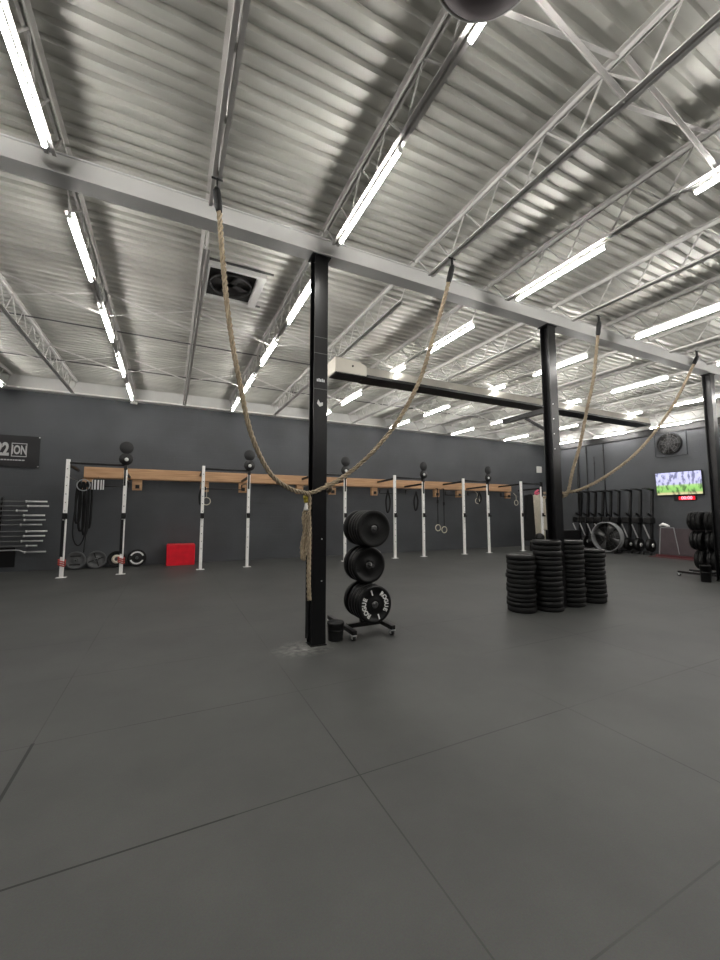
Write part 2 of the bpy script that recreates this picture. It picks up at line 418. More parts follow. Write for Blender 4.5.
# narrow straps, small stickers, bolts
def col_band(c, z, m='dsteel'):
    MB().box((-.084, -.0845, z-.004), (.084, -.0825, z+.004)).build('strap', M[m], c)
for z in (3.62, 3.42, 2.98): col_band(c1, z)
mb = MB()
for i in range(5):
    mb.box((-.05+i*.021, -.0845, 3.07), (-.035+i*.021, -.0826, 3.10+.008*(i % 2)))
o = mb.build('sticker', M['blue_grey'], c1); o['label'] = 'small white wordmark sticker'
mb = MB()
mb.prism([(-.045, 2.80), (-.01, 2.765), (.028, 2.78), (.03, 2.82), (-.005, 2.812), (-.03, 2.85)], 'y', -.0845, -.0826)
o = mb.build('sticker', M['letter'], c1); o['label'] = 'small white torn sticker'
for z in (1.2, .72): MB().cyl((.03, -.084, z), (.03, -.09, z), .008, n=8).build('bolt', M['steel'], c1)
for z in (3.3, 3.05, 2.8, 2.55): MB().cyl((-.05, -.084, z), (-.05, -.092, z), .009, n=8).build('bolt', M['steel'], c2)
for z in (3.62, 2.55): col_band(c2, z, 'black')
# braced arm reaching back from the second column
a = thing('bracket_arm', 'black steel arm with diagonal brace reaching back from the second column', 'bracket', (5.70, 4.502, 0))
MB().box((-.04, .002, 3.20), (.04, .95, 3.28)).build('arm', M['black'], a)
MB().bar((0, .01, 2.90), (0, .42, 3.19), .05, .05).build('brace', M['black'], a)

# ------------------------------------------------------------------ tube heater
h = thing('tube_heater', 'long gas tube heater with cream burner box hung under the roof joists', 'heater', (2.85, 7.2, 4.3))
MB().prism([(0, 0), (.70, 0), (.70, .20), (.55, .27), (0, .30)], 'y', -.20, .20).build('burner_box', M['heater'], h, bevel=.01)
MB().box((.02, -.19, -.02), (.68, .19, -.001)).build('box_underside', M['black'], h)
MB().cyl((.38, -.215, .16), (.38, -.20, .16), .02, n=12).build('sight_glass', M['black'], h)
MB().prism([(-.20, .02), (-.15, .21), (.15, .21), (.20, .02), (.19, .02), (.145, .195), (-.145, .195), (-.19, .02)], 'x', .70, 10.8).build('reflector', M['heater_skin'], h)
MB().cyl((.70, -.08, .055), (10.75, -.08, .055), .05, n=12).cyl((.70, .08, .055), (10.75, .08, .055), .05, n=12).build('radiant_tube', M['black'], h)
MB().box((.70, -.205, -.025), (10.8, -.185, .03)).box((.70, .185, -.025), (10.8, .205, .03)).box((.70, -.185, -.022), (10.8, .185, -.01)).build('lower_rim', M['black'], h)
for xx in (.15, 1.52, 2.97, 4.43, 5.85, 7.27, 8.70, 10.13):
    MB().cyl((xx, 0, .16), (xx, 0, .352), .006, n=6).build('hanger', M['dsteel'], h)

# ------------------------------------------------------------------ roof vent
v = thing('roof_vent', 'square roof vent with pale frame and dark opening by the left rope', 'vent', (.35, 5.66, 5.02))
fr = MB(); W, D, t_ = .78, .99, .055
fr.box((0, 0, -.02), (W+.06, t_, .06)).box((0, D-t_, .02), (W, D, .06)).box((0, t_, .02), (t_, D-t_, .06)).box((W-t_, t_, -.02), (W+.06, D-t_, .06))
fr.build('frame', M['ledger'], v)
MB().box((t_, t_, .055), (W-t_, D-t_, .062)).build('dark_panel', M['vent_dark'], v)
MB().lathe([(.30, 0), (.31, .0), (.31, .05), (.30, .05)], Matrix.Translation((W*.5, D*.5, .0)), 28, True).build('fan_ring', M['vent_dark'], v)
mb = MB()
for k in range(4):
    a_ = k*math.pi/2+.4; mb.bar((W*.5, D*.5, .03), (W*.5+.28*math.cos(a_), D*.5+.28*math.sin(a_), .03), .09, .008)
mb.build('fan_blade', M['vent_dark'], v)
for ya_ in (-.03, D+.005): MB().box((0, ya_, .045), (W+.16, ya_+.025, .065)).build('curb_angle', M['dsteel'], v)

# ------------------------------------------------------------------ hanging dome above the camera
d = thing('hanging_dome', 'dark round dome hanging under the roof at the top of the photo', 'fixture', (1.215, 1.135, 3.90))
MB().lathe([(.0, 0), (.09, .006), (.17, .03), (.23, .075), (.262, .13), (.27, .17), (.25, .19), (.10, .24), (.03, .30), (.0, .30)], None, 40).build('shell', M['brown_dome'], d)
MB().lathe([(.262, .128), (.276, .128), (.276, .142), (.264, .142)], None, 40, True).build('rim', M['ledger'], d)
MB().cyl((0, 0, .29), (0, 0, 1.24), .018, n=10).build('rod', M['dsteel'], d)

# ------------------------------------------------------------------ bumper plates
def plate(name, rad, th, m, label, group, letters=False, hubr=.032):
    """lies flat, origin at centre of the underside, axis = local z"""
    o = thing(name, label, 'weight plate', group=group)
    b = th*.18
    prof = [(.027, .006), (rad*.30, .006), (rad*.34, .012), (rad*.78, .012), (rad*.82, 0), (rad-b, 0), (rad, b), (rad, th-b), (rad-b, th), (rad*.82, th), (rad*.78, th-.012), (rad*.34, th-.012), (rad*.30, th-.006), (.027, th-.006)]
    MB().lathe(prof, None, 40, True).build('plate_body', m, o)
    MB().lathe([(.0255, 0.001), (.0265, .001), (hubr+.01, .003), (hubr+.01, th-.003), (.0265, th-.001), (.0255, th-.001)], None, 20, True).build('hub', M['dsteel'], o)
    return o
RP = .225
protos = {}
def get_plate(th, rad, mk):
    key = (round(th, 3), rad, mk)
    if key not in protos:
        protos[key] = plate('bumper_plate', rad, th, M[mk], '', None); return protos[key]
    return copy_tree(protos[key])
def put_plate(th, rad, mk, loc, rot, label, group):
    o = get_plate(th, rad, mk); o.location = loc; o.rotation_euler = rot; o['label'] = label; o['group'] = group; return o
# four flat stacks; (x, y), thickness list from the floor up
STK = [('leftmost of the four floor stacks', (4.96, 4.49), [.085, .07, .055, .07, .08, .06, .075, .07, .055, .085, .07, .075], 0),
       ('second floor stack from the left', (5.395, 4.36), [.065, .085, .07, .09, .06, .085, .07, .085, .07, .085, .06, .085, .08, .075], 1),
       ('third floor stack from the left', (6.005, 4.415), [.07, .085, .06, .085, .07, .09, .07, .055, .085, .075, .085, .07, .07, .07], 2),
       ('rightmost of the four floor stacks', (6.57, 4.43), [.09, .07, .085, .06, .075, .085, .07, .055, .08, .07, .075, .055], 3)]
for nm, (x, y), ths, si in STK:
    z = .001; n = len(ths)
    for i, th in enumerate(ths):
        jx, jy = random.uniform(-.012, .012), random.uniform(-.012, .012)
        mk = 'rubber' if (i*7+si*3) % 3 else 'rubber_b'
        pos = 'top plate' if i == n-1 else ('bottom plate' if i == 0 else '%s plate from the floor' % ORD[i])
        put_plate(th, .214, mk, (x+jx, y+jy, z), (0, 0, random.uniform(0, 6)), 'black bumper plate, %s in the %s' % (pos, nm), 'bumper plates in the floor stacks')
        z += th + .0008

# wheeled plate stand
def plate_stand(x, y, label, desc, rows, group, lettered=False):
    s = thing('plate_stand', label, 'weight stand', (x, y, 0))
    fr = MB()
    fr.box((-.275, -.30, .075), (-.215, .52, .125)).box((.245, -.30, .075), (.305, .52, .125)).box((-.215, -.03, .08), (.245, .03, .13))
    fr.build('base_frame', M['black'], s, bevel=.006)
    MB().box((-.03, -.03, .13), (.03, .03, 1.40)).build('mast', M['black'], s, bevel=.006)
    for sx in (-.245, .275):
        for sy in (-.27, .49):
            cs = MB().box((sx-.028, sy-.03, .062), (sx+.028, sy+.03, .0745)).box((sx-.026, sy-.012, .025), (sx-.02, sy+.025, .062)).box((sx+.02, sy-.012, .025), (sx+.026, sy+.025, .062)).cyl((sx-.027, sy+.01, .036), (sx+.027, sy+.01, .036), .009, n=8).build('caster', M['steel'], s)
            MB().cyl((sx-.018, sy+.01, .036), (sx+.018, sy+.01, .036), .035, n=20).build('wheel', M['rubber_g'], cs)
    for z, fr_, bk_, fl, bl in rows:
        MB().cyl((0, -fl, z), (0, bl, z), .022, n=14).build('peg', M['dsteel'], s)
        lv = {0: 'bottom', 1: 'middle', 2: 'top'}[[r[0] for r in rows].index(z)]
        yy = -.034
        for i, (th, mk) in enumerate(fr_):
            yy -= th+.0015
            pos = 'outermost' if i == len(fr_)-1 else ('innermost' if i == 0 else ORD[i]+' from the mast')
            # local z axis -> world -Y
            p = put_plate(th, RP, mk, (x, y+yy+th, z-.004), (R(90), 0, 0), 'black bumper plate, %s front peg of the %s, %s' % (lv, desc, pos), group)
            if lettered and z == rows[0][0] and i == len(fr_)-1:
                p['label'] = 'black bumper plate with white lettering on the lowest peg of the %s' % desc
                p.name = 'lettered_bumper_plate'
                for a0 in (18, 198):
                    tm = MB()
                    for k, chh in enumerate('ROGUE'):
                        m4 = Matrix.Rotation(R(a0 + 36 - k*20) - math.pi/2, 4, 'Z') @ Matrix.Translation((0, .148, th+.0008))
                        merge(tm, text_mb(chh, .072, .002, m4, bold=.003))
                    t2 = tm.build('lettering', M['letter'], p); t2['label'] = 'white raised lettering'
                for a0 in (108, 288):
                    m4 = Matrix.Rotation(R(a0)-math.pi/2, 4, 'Z') @ Matrix.Translation((0, .145, th+.0008))
                    text_mb('1', .08, .002, m4, bold=.004).build('numeral', M['letter'], p)
        yy = .034
        for i, (th, mk) in enumerate(bk_):
            pos = 'outermost' if i == len(bk_)-1 else ('innermost' if i == 0 else 'middle one')
            if len(bk_) == 1: pos = 'alone behind the mast'
            put_plate(th, RP, mk, (x, y+yy+th, z-.004), (R(90), 0, 0), 'black bumper plate, %s rear peg of the %s, %s' % (lv, desc, pos), group)
            yy += th+.0015
    return s
plate_stand(2.25, 4.57, 'black wheeled plate stand holding three levels of plates by the nearest column', 'near stand',
    [(.415, [(.085, 'rubber'), (.085, 'rubber'), (.075, 'rubber'), (.065, 'rubber')], [(.06, 'rubber')], .37, .16),
     (.862, [(.085, 'rubber'), (.075, 'rubber')], [(.07, 'rubber')], .29, .16),
     (1.315, [(.085, 'rubber_b'), (.075, 'rubber_b'), (.07, 'rubber_b'), (.06, 'rubber_b')], [(.085, 'rubber_b')], .35, .18)],
    'bumper plates on the near stand', True)
plate_stand(11.32, 4.77, 'black wheeled plate stand cut off by the right edge of the photo', 'right-hand stand',
    [(.415, [(.085, 'rubber'), (.085, 'rubber_b'), (.08, 'rubber_b')], [(.085, 'rubber_b'), (.085, 'rubber_b')], .37, .24),
     (.862, [(.085, 'rubber'), (.08, 'rubber_b'), (.08, 'rubber')], [(.08, 'rubber'), (.08, 'rubber'), (.075, 'rubber')], .37, .31),
     (1.315, [(.085, 'rubber_b'), (.085, 'rubber_b'), (.08, 'rubber_b')], [(.09, 'rubber_b'), (.09, 'rubber_b'), (.08, 'rubber_b')], .37, .36)],
    'bumper plates on the right-hand stand')
# chalk bucket and small bucket
def bucket(x, y, r, hh, label, mk='rubber_g'):
    b = thing('bucket', label, 'bucket', (x, y, 0))
    MB().lathe([(0, .001), (r*.88, .001), (r*.9, .006), (r, hh-.02), (r*1.04, hh-.02), (r*1.04, hh), (r*.95, hh), (r*.84, .012), (0, .012)], None, 32).build('shell', M[mk], b)
    MB().lathe([(r*1.0, hh*.55), (r*1.015, hh*.55), (r*1.015, hh*.60), (r*1.0, hh*.60)], None, 32, True).build('band', M['black'], b)
    return b
bucket(1.835, 4.45, .098, .21, 'small dark grey bucket standing between the nearest column and the plate stand')
bucket(10.62, 4.55, .10, .36, 'dark bucket standing in front of the plate stand at the right edge', 'rubber')

# ------------------------------------------------------------------ climbing ropes
def crom(pts, n):
    P_ = [Vector(p) for p in pts]; P_ = [P_[0]*2-P_[1]] + P_ + [P_[-1]*2-P_[-2]]; out = []
    for i in range(1, len(P_)-2):
        for k in range(n):
            t = k/n; a, b, c, e = P_[i-1], P_[i], P_[i+1], P_[i+2]
            out.append(.5*((2*b)+(-a+c)*t+(2*a-5*b+4*c-e)*t*t+(-a+3*b-3*c+e)*t**3))
    out.append(P_[-2]); return out
def resample(path, step):
    out = [path[0]]; acc = 0
    for i in range(1, len(path)):
        a, b = path[i-1], path[i]; L_ = (b-a).length; d_ = step-acc
        while d_ <= L_: out.append(a+(b-a)*(d_/L_)); d_ += step
        acc = L_-(d_-step)
    return out
def rope_mb(pts, r, pitch=.17, strands=3):
    path = resample(crom(pts, 14), .018); mb = MB()
    t = (path[1]-path[0]).normalized(); rr = t.orthogonal().normalized(); fr = []
    for i, p in enumerate(path):
        t = (path[min(i+1, len(path)-1)]-path[max(i-1, 0)]).normalized(); rr = (rr-t*rr.dot(t)).normalized(); fr.append((p, rr.copy(), t.cross(rr)))
    for s_ in range(strands):
        q = []
        for i, (p, a, b) in enumerate(fr):
            an = 2*math.pi*(i*.018/pitch + s_/strands); q.append(p + (a*math.cos(an)+b*math.sin(an))*r*.62)
        mb.tube(q, r*.46, n=6)
    return mb
def rope(name_label, pts, sleeve_len=.20, r=.025):
    top = Vector(pts[0]); o = thing('climbing_rope', name_label, 'rope', tuple(top), group='climbing ropes hung from the joists')
    loc = [tuple(Vector(p)-top) for p in pts]
    # start rope just below the sleeve start
    rope_mb(loc, r).build('rope_body', M['rope'], o)
    d0 = (Vector(loc[1])-Vector(loc[0])).normalized()
    MB().tube([d0*-.03, d0*.0, d0*.05, d0*sleeve_len*.8, d0*sleeve_len], [.016, .032, .036, .034, .027], n=14).build('sleeve', M['sleeve'], o)
    zt = 4.612+rz_(top.y) - top.z
    MB().bar((0, 0, .0), (0, 0, zt), .012, .035).cyl((-.05, 0, zt-.004), (.05, 0, zt-.004), .010, n=8).build('shackle', M['black'], o)
    return o
r1 = rope('climbing rope on the left, drooping in to the nearest column with its tail hanging', [(.29, 3.66, 4.50), (.32, 3.67, 4.28), (.37, 3.70, 3.82), (.45, 3.75, 3.27), (.57, 3.81, 2.72), (.70, 3.88, 2.26), (.91, 3.99, 1.91), (1.16, 4.12, 1.76), (1.36, 4.25, 1.73), (1.44, 4.30, 1.68), (1.44, 4.31, 1.50), (1.45, 4.31, 1.20), (1.445, 4.31, .80), (1.455, 4.31, .52)])
r2 = rope('climbing rope coming down from the right and wrapped round the nearest column', [(3.01, 3.62, 4.50), (2.92, 3.67, 4.09), (2.80, 3.73, 3.64), (2.64, 3.80, 3.09), (2.42, 3.91, 2.62), (2.19, 4.02, 2.29), (1.96, 4.13, 2.04), (1.74, 4.22, 1.87), (1.60, 4.28, 1.79), (1.50, 4.295, 1.745), (1.46, 4.36, 1.735), (1.46, 4.46, 1.735), (1.54, 4.56, 1.74), (1.68, 4.555, 1.75), (1.735, 4.46, 1.77), (1.73, 4.36, 1.79), (1.65, 4.30, 1.845)])
r3 = rope('climbing rope dropping steeply to the column behind the plate stacks', [(6.02, 3.73, 4.50), (6.0, 3.77, 4.15), (5.97, 3.84, 3.60), (5.93, 3.94, 3.14), (5.88, 4.05, 2.59), (5.83, 4.16, 2.19), (5.845, 4.26, 1.88), (5.86, 4.33, 1.79), (5.86, 4.45, 1.765), (5.81, 4.54, 1.76), (5.67, 4.54, 1.76), (5.60, 4.54, 1.76)])
r4 = rope('climbing rope sweeping in a long curve from the far right to the second column', [(9.06, 3.77, 4.50), (8.84, 3.80, 4.18), (8.39, 3.87, 3.56), (7.84, 3.96, 2.96), (7.26, 4.05, 2.48), (6.63, 4.15, 2.11), (6.19, 4.24, 1.91), (5.93, 4.34, 1.84), (5.87, 4.44, 1.83), (5.81, 4.545, 1.83), (5.67, 4.545, 1.83), (5.60, 4.54, 1.83)])
# rope coil bundle and straps on the left of the near column
o = rope_mb([(1.435, 4.38, 1.58), (1.40, 4.38, 1.45), (1.415, 4.38, 1.30), (1.385, 4.38, 1.12), (1.395, 4.38, .98), (1.42, 4.38, 1.0), (1.43, 4.39, 1.2), (1.425, 4.39, 1.42), (1.45, 4.39, 1.50)], .024).build('rope_coil', M['rope'])
tag(o, 'doubled tan rope end bundled on the left side of the nearest column', 'rope')
o = MB().tube([(1.405, 4.315, 1.70), (1.405, 4.315, 1.66)], .032, n=14).tube([(1.405, 4.316, 1.662), (1.407, 4.316, 1.62)], .026, n=14).build('tape_wrap', M['tape'])
tag(o, 'yellow tape wrapped round the rope where it meets the nearest column', 'tape')
o = MB().tube([(1.41, 4.316, 1.618), (1.41, 4.316, 1.58), (1.41, 4.316, 1.54), (1.408, 4.316, 1.53)], [.016, .022, .030, .018], n=12).build('white_toggle', M['white'])
tag(o, 'white plastic end fitting hanging under the yellow tape', 'fitting')
for i, (xx, z0_, t2) in enumerate(((1.44, .10, 'left'), (1.495, .06, 'right'))):
    o = MB().box((xx-.016, 4.345, z0_), (xx+.016, 4.352, 1.02-.2*i)).build('hanging_strap', M['shirt'])
    tag(o, 'flat black strap hanging beside the nearest column below the rope, %s of two' % t2, 'strap')

# ------------------------------------------------------------------ squat racks by the back wall
RY = 11.4
RK = [(-2.21, -1.02), (.80, 2.01), (3.96, 5.0), (6.83, 7.99), (9.79, 10.98), (12.76, 13.93)]
def upright(x, h, parent):
    mb = MB(); w_ = .0375
    mb.box((x-w_, -w_, .01), (x+w_, w_, h))
    u = mb.build('upright', M['white'], parent, bevel=.005)
    hs = MB(); z = .55
    while z < h-.05:
        hs.cyl((x, -w_-.0012, z), (x, -w_+.002, z), .011, n=8); z += .28 if x > .5 else .2
    hs.build('holes', M['black'], u)
    MB().box((x-.10, -.07, 0), (x+.10, .07, .010)).build('foot_plate', M['white'], u)
    return u
def make_rack(xa, xb, idx, arm_y=1.19):
    t = thing('squat_rack', None, 'squat rack', (xa, RY, 0), group='white squat racks along the back wall')
    wd = xb-xa
    upright(0, 2.78, t); upright(wd, 2.60, t)
    MB().cyl((.03, 0, 2.70), (wd-.03, 0, 2.70), .028, n=12).build('pull_up_bar', M['black'], t)
    MB().box((wd-.035, -.055, 2.58), (wd+.035, .04, 2.78)).box((wd-.03, -.06, 2.18), (wd+.01, -.039, 2.58)).build('corner_bracket', M['black'], t)
    for xx, zz in ((0, 2.66), (wd, 2.52)):
        MB().bar((xx, .035, zz), (xx, arm_y, zz-.03), .045, .06).build('wall_arm', M['black'], t)
        MB().bar((xx, .035, 2.36), (xx, arm_y, 2.36), .02, .02).build('lower_arm', M['dsteel'], t)
    for xx in (0, wd):
        j = MB().box((xx-.045, -.06, 1.36), (xx+.045, -.038, 1.50)).box((xx-.03, -.13, 1.36), (xx+.03, -.06, 1.385)).box((xx-.03, -.135, 1.36), (xx+.03, -.12, 1.42)).box((xx+.0385, -.06, 1.36), (xx+.045, .04, 1.50))
        j.build('hook', M['black'], t)
    MB().cyl((.03, 1.1, 2.22), (wd-.02, 1.1, 2.22), .015, n=8).box((.015, 1.08, 2.2), (.045, 1.12, 2.37)).box((wd-.035, 1.08, 2.2), (wd-.005, 1.12, 2.37)).build('rear_bar', M['black'], t)
    # two round targets on the right post
    if idx == 5: return t
    tg = MB().cyl((wd, -.02, 2.76), (wd, -.02, 3.28), .012, n=8).build('target_rod', M['black'], t)
    for z, rr in ((3.14, .155), (2.85, .155)):
        q = MB().lathe([(0, -.012), (rr-.004, -.012), (rr, -.006), (rr, .006), (rr-.004, .012), (0, .012)], Matrix.Translation((wd, -.045, z)) @ Matrix.Rotation(R(90), 4, 'X'), 32).build('target_disc', M['rubber_g'] if z > 3 else M['black'], t)
    s_ = MB().lathe([(0, 0), (.045, 0), (.045, .01), (0, .01)], Matrix.Translation((wd+.01, -.058, 2.84)) @ Matrix.Rotation(R(90), 4, 'X'), 16).build('target_bolt', M['letter'], t); s_['label'] = 'white centre of the lower target'
    return t
RL = ['white squat rack nearest the left edge, with bands hanging inside it',
      'white squat rack right of the red box',
      'white squat rack half hidden behind the nearest column and rope',
      'white squat rack just right of the near plate stand, left of the hanging rings',
      'white squat rack right of the hanging rings, against the timber beam end',
      'white squat rack at the far right beside the cream cloth and second column']
for i, (a_, b_) in enumerate(RK):
    t = make_rack(a_, b_, i); t['label'] = RL[i]

# timber ledger
tb = thing('timber_beam', 'long pale timber beam on the back wall behind the squat racks', 'timber beam', (-2.09, 12.6, 2.43))
MB().box((0, 0, .02), (15.6, .05, .31)).build('face_board', M['wood'], tb, bevel=.004)
MB().box((.0, .051, 0), (15.55, .10, .29)).build('rear_board', M['wood'], tb, bevel=.004)
for x in (-.03, 1.13, 2.90, 4.02, 5.88, 7.05, 8.70, 11.50, 12.62, 15.36):
    hh = -.29
    MB().box((x, -.02 if 0 else .051, hh), (x+.24, .17, -.002)).build('support_block', M['wood'], tb, bevel=.004)
    MB().box((x+.08, .02, hh+.05), (x+.18, .0505, hh+.15)).build('bolt_bracket', M['black'], tb)
for x in (.9, 2.35, 5.1, 7.6, 10.1, 13.9):
    MB().box((x, .101, .02), (x+.1, .499, .28)).build('wall_cleat', M['wood'], tb)

# ------------------------------------------------------------------ things by the left rack
def loop_band(name, label, pts, r, m, group=None, cat='resistance band'):
    o = MB().tube(crom(pts, 8), r, n=8).build(name, M[m]); return tag(o, label, cat, group)
hx, hy = -2.02, 12.3
# hanging bundle of black bands
for i, (dx, bot, wd, lb) in enumerate(((-.10, 1.25, .05, 'leftmost and short'), (-.02, 1.05, .06, 'second from the left'), (.06, .95, .05, 'third from the left, the widest loop'), (.13, 1.12, .04, 'rightmost'))):
    x = hx+dx; y = hy+.03*i
    pts = [(x-wd*.3, y, 2.28), (x-wd, y, 2.0), (x-wd, y, bot+.25), (x-wd*.6, y, bot+.03), (x, y, bot), (x+wd*.6, y, bot+.03), (x+wd, y, bot+.25), (x+wd, y, 2.0), (x+wd*.3, y, 2.28), (x-wd*.3, y, 2.28)]
    loop_band('resistance_band', 'thick black band hanging in the left rack, %s' % lb, pts, .028, 'shirt', 'black bands hanging in the left rack')
loop_band('resistance_band', 'long thin black band looping lowest beside the bundle in the left rack', [(hx-.07, 12.24, 2.25), (hx-.15, 12.24, 1.6), (hx-.17, 12.24, 1.0), (hx-.1, 12.24, .72), (hx+.0, 12.24, .70), (hx+.08, 12.24, .95), (hx+.09, 12.24, 1.6), (hx-.02, 12.24, 2.25)], .016, 'shirt')
loop_band('hanging_strap', 'thin black strap trailing to the floor plates in the left rack', [(hx+.10, 12.2, 2.2), (hx+.12, 12.2, 1.2), (hx+.09, 12.2, .5)], .011, 'shirt', None, 'strap')
o = MB().lathe([(.13, -.012), (.155, -.012), (.155, .012), (.13, .012)], Matrix.Translation((hx, 12.22, 2.22)) @ Matrix.Rotation(R(90), 4, 'X'), 28, True).build('hanging_ring', M['grey']); tag(o, 'grey ring hooked over the top of the black bands in the left rack', 'ring')
fl = thing('striped_cloth', 'small black and white striped cloth hanging below the timber beam', 'cloth', (-1.86, 12.36, 2.12))
MB().box((0, 0, 0), (.27, .008, .26)).build('cloth', M['letter'], fl)
MB().box((.02, -.002, .0), (.05, -.0002, .26)).box((.09, -.002, 0), (.12, -.0002, .26)).box((.16, -.002, 0), (.19, -.0002, .26)).box((.22, -.002, 0), (.24, -.0002, .26)).build('stripes', M['black'], fl)
MB().cyl((.13, .004, .26), (.13, .004, .36), .004, n=6).build('cord', M['black'], fl)
# bands on the front posts
for x, z0_, z1_, lb in ((-2.21, .48, 1.33, 'first'), (-1.02, .50, 1.34, 'second')):
    o = MB().box((x-.05, RY-.047, z0_), (x+.012, RY-.0378, z1_)).build('resistance_band', M['shirt']); tag(o, 'flat black band down the front of the %s white post from the left' % lb, 'resistance band')
    o = MB()
    for k in range(3): o.tube([(x-.07, RY-.052, .42-.05*k), (x-.05, RY-.054, .40-.05*k), (x+.05, RY-.054, .36-.05*k), (x+.07, RY-.052, .38-.05*k), (x+.05, RY+.05, .40-.05*k), (x-.05, RY+.05, .42-.05*k), (x-.07, RY-.052, .42-.05*k)], .013, n=6)
    o = o.build('band_coil', M['redband']); tag(o, 'reddish band coiled round the foot of the %s white post from the left' % lb, 'resistance band')
# plates leaning on the wall
def leaning(x, rad, th, mk, label, extra):
    p = plate('leaning_plate', rad, th, M[mk], label, 'plates leaning along the back wall by the left rack')
    p.location = (x, 12.85, rad*1.0+.004); p.rotation_euler = (R(82), 0, 0)
    zt = th+.001
    mb = MB()
    if extra == 'slots':
        mb.box((-.12, .09, zt-.013), (.12, .13, zt-.0005)).box((-.12, -.13, zt-.013), (.12, -.09, zt-.0005)).build('slots', M['black'], p)
    elif extra == 'spokes':
        for k in range(4):
            a_ = R(20+90*k); mb.bar((.05*math.cos(a_), .05*math.sin(a_), zt-.006), (.19*math.cos(a_), .19*math.sin(a_), zt-.006), .03, .012)
        mb.build('spokes', M['black'], p)
    elif extra == 'hub':
        mb.lathe([(.05, zt-.012), (.12, zt-.012), (.12, zt), (.05, zt)], None, 28, True).build('steel_boss', M['cream'], p)
    elif extra == 'ring':
        for a0 in (20, 200):
            for k in range(8):
                a_ = R(a0+k*17); b_ = R(a0+(k+1)*17)
                mb.add([(.14*math.cos(a_), .14*math.sin(a_), zt), (.18*math.cos(a_), .18*math.sin(a_), zt), (.18*math.cos(b_), .18*math.sin(b_), zt), (.14*math.cos(b_), .14*math.sin(b_), zt)], [(0,1,2,3)])
        mb.build('lettering_ring', M['letter'], p)
    return p
leaning(-2.20, .235, .04, 'lplate', 'grey plate with dark slots leaning on the back wall, leftmost of four', 'slots')
leaning(-1.73, .235, .04, 'lplate', 'grey four-spoked plate leaning on the back wall', 'spokes')
leaning(-1.26, .225, .05, 'rubber_b', 'black plate with cream centre leaning behind the second white post', 'hub')
leaning(-.77, .235, .06, 'rubber', 'black plate with a broken white ring leaning on the wall left of the red box', 'ring')
# red box
rb = thing('plyo_box', 'bright red padded jump box against the back wall', 'jump box', (-.03, 12.5, 0))
MB().bbox((0, 0, .002), (.75, .5, .60), .02).build('body', M['red'], rb)
MB().box((.01, -.003, .58), (.74, .0, .588)).box((.01, -.003, .012), (.74, 0, .018)).build('seam', M['redband'], rb)

# ------------------------------------------------------------------ barbell rack at left
br = thing('barbell_rack', 'black wall-mounted barbell rack at the left edge', 'barbell rack', (-3.75, 13.1, 0))
MB().box((-.98, -.06, .12), (-.88, -.001, 2.0)).box((-.14, -.045, .12), (-.10, -.001, 1.9)).box((-.98, -.03, .12), (.22, -.001, .62)).build('back_rail', M['black'], br)
bz = [1.80, 1.68, 1.56, 1.44, 1.32, 1.20, 1.03, .91, .78, .66, .50]
xe = [-2.90, -2.86, -3.30, -2.93, -2.91, -2.98, -2.86, -2.90, -2.94, -3.05, -2.86]
hk = MB()
for z in bz: hk.bar((-.93, -.06, z-.025), (-.93, -.26, z-.018), .02, .012).bar((-.93, -.255, z-.02), (-.93, -.27, z+.02), .02, .01).bar((-.12, -.045, z-.025), (-.12, -.26, z-.018), .02, .012).bar((-.12, -.255, z-.02), (-.12, -.27, z+.02), .02, .01)
hk.build('hook', M['black'], br)
for i, (z, x) in enumerate(zip(bz, xe)):
    lab = 'steel barbell, %s from the top on the wall rack at the left edge' % ORD[i]
    b = thing('barbell', lab, 'barbell', (x, 12.90, z), group='barbells on the left wall rack')
    sl = .42 if i not in (2, 9) else .2
    if i == 10:
        MB().tube([(-sl, 0, 0), (-sl-.03, 0, .0), (-sl-.12, 0, .05), (-sl-.2, 0, .06), (-.9, 0, .06)], .014, n=10).tube([(-.9, 0, .06), (-1.3, 0, .06), (-1.8, 0, .06)], .014, n=10).build('shaft', M['steel'], b)
    else:
        MB().cyl((-sl, 0, 0), (-2.0+sl, 0, 0), .014, n=12).build('shaft', M['dsteel'], b)
        MB().cyl((-2.0+sl, 0, 0), (-2.0, 0, 0), .025, n=14).build('sleeve', M['steel'], b)
    MB().cyl((0, 0, 0), (-sl, 0, 0), .021, n=14).build('sleeve', M['white'] if i in (0, 1, 3, 6, 7) else M['steel'], b)
    MB().cyl((-sl, 0, 0), (-sl-.03, 0, 0), .030, n=16).build('collar', M['steel'], b)
# banner
bn = thing('wall_banner', 'black wall banner with large pale lettering at the left edge', 'banner', (-3.17, 13.088, 2.70))
def banner_mesh():
    mb = MB(); n = 24; vs = []; fs = []
    for i in range(n+1):
        for j in range(9):
            u = i/n; v_ = j/8
            x = -2.3*(1-u); z = .0+.83*v_ - .015*math.sin(u*9)*(1-v_)
            y = -.008 - .006*abs(math.sin(u*11+v_*4)) - .006*math.sin((u*3-v_*2)*2)**2
            vs.append((x, y, z))
    for i in range(n):
        for j in range(8): fs.append((i*9+j, (i+1)*9+j, (i+1)*9+j+1, i*9+j+1))
    m2 = MB().add(vs, fs, True); return m2
banner_mesh().build('cloth', M['banner'], bn)
FR = Matrix.Rotation(R(90), 4, 'X')
text_mb('22', .46, .004, Matrix.Translation((-.775, -.024, .44)) @ FR @ Matrix.Scale(.62, 4, (1,0,0)), bold=.018, space=.95).build('lettering', M['grey_letter'], bn)
text_mb('ION', .32, .004, Matrix.Translation((-.43, -.024, .44)) @ FR @ Matrix.Scale(.54, 4, (1,0,0)), bold=.010).build('lettering', M['grey_letter'], bn)
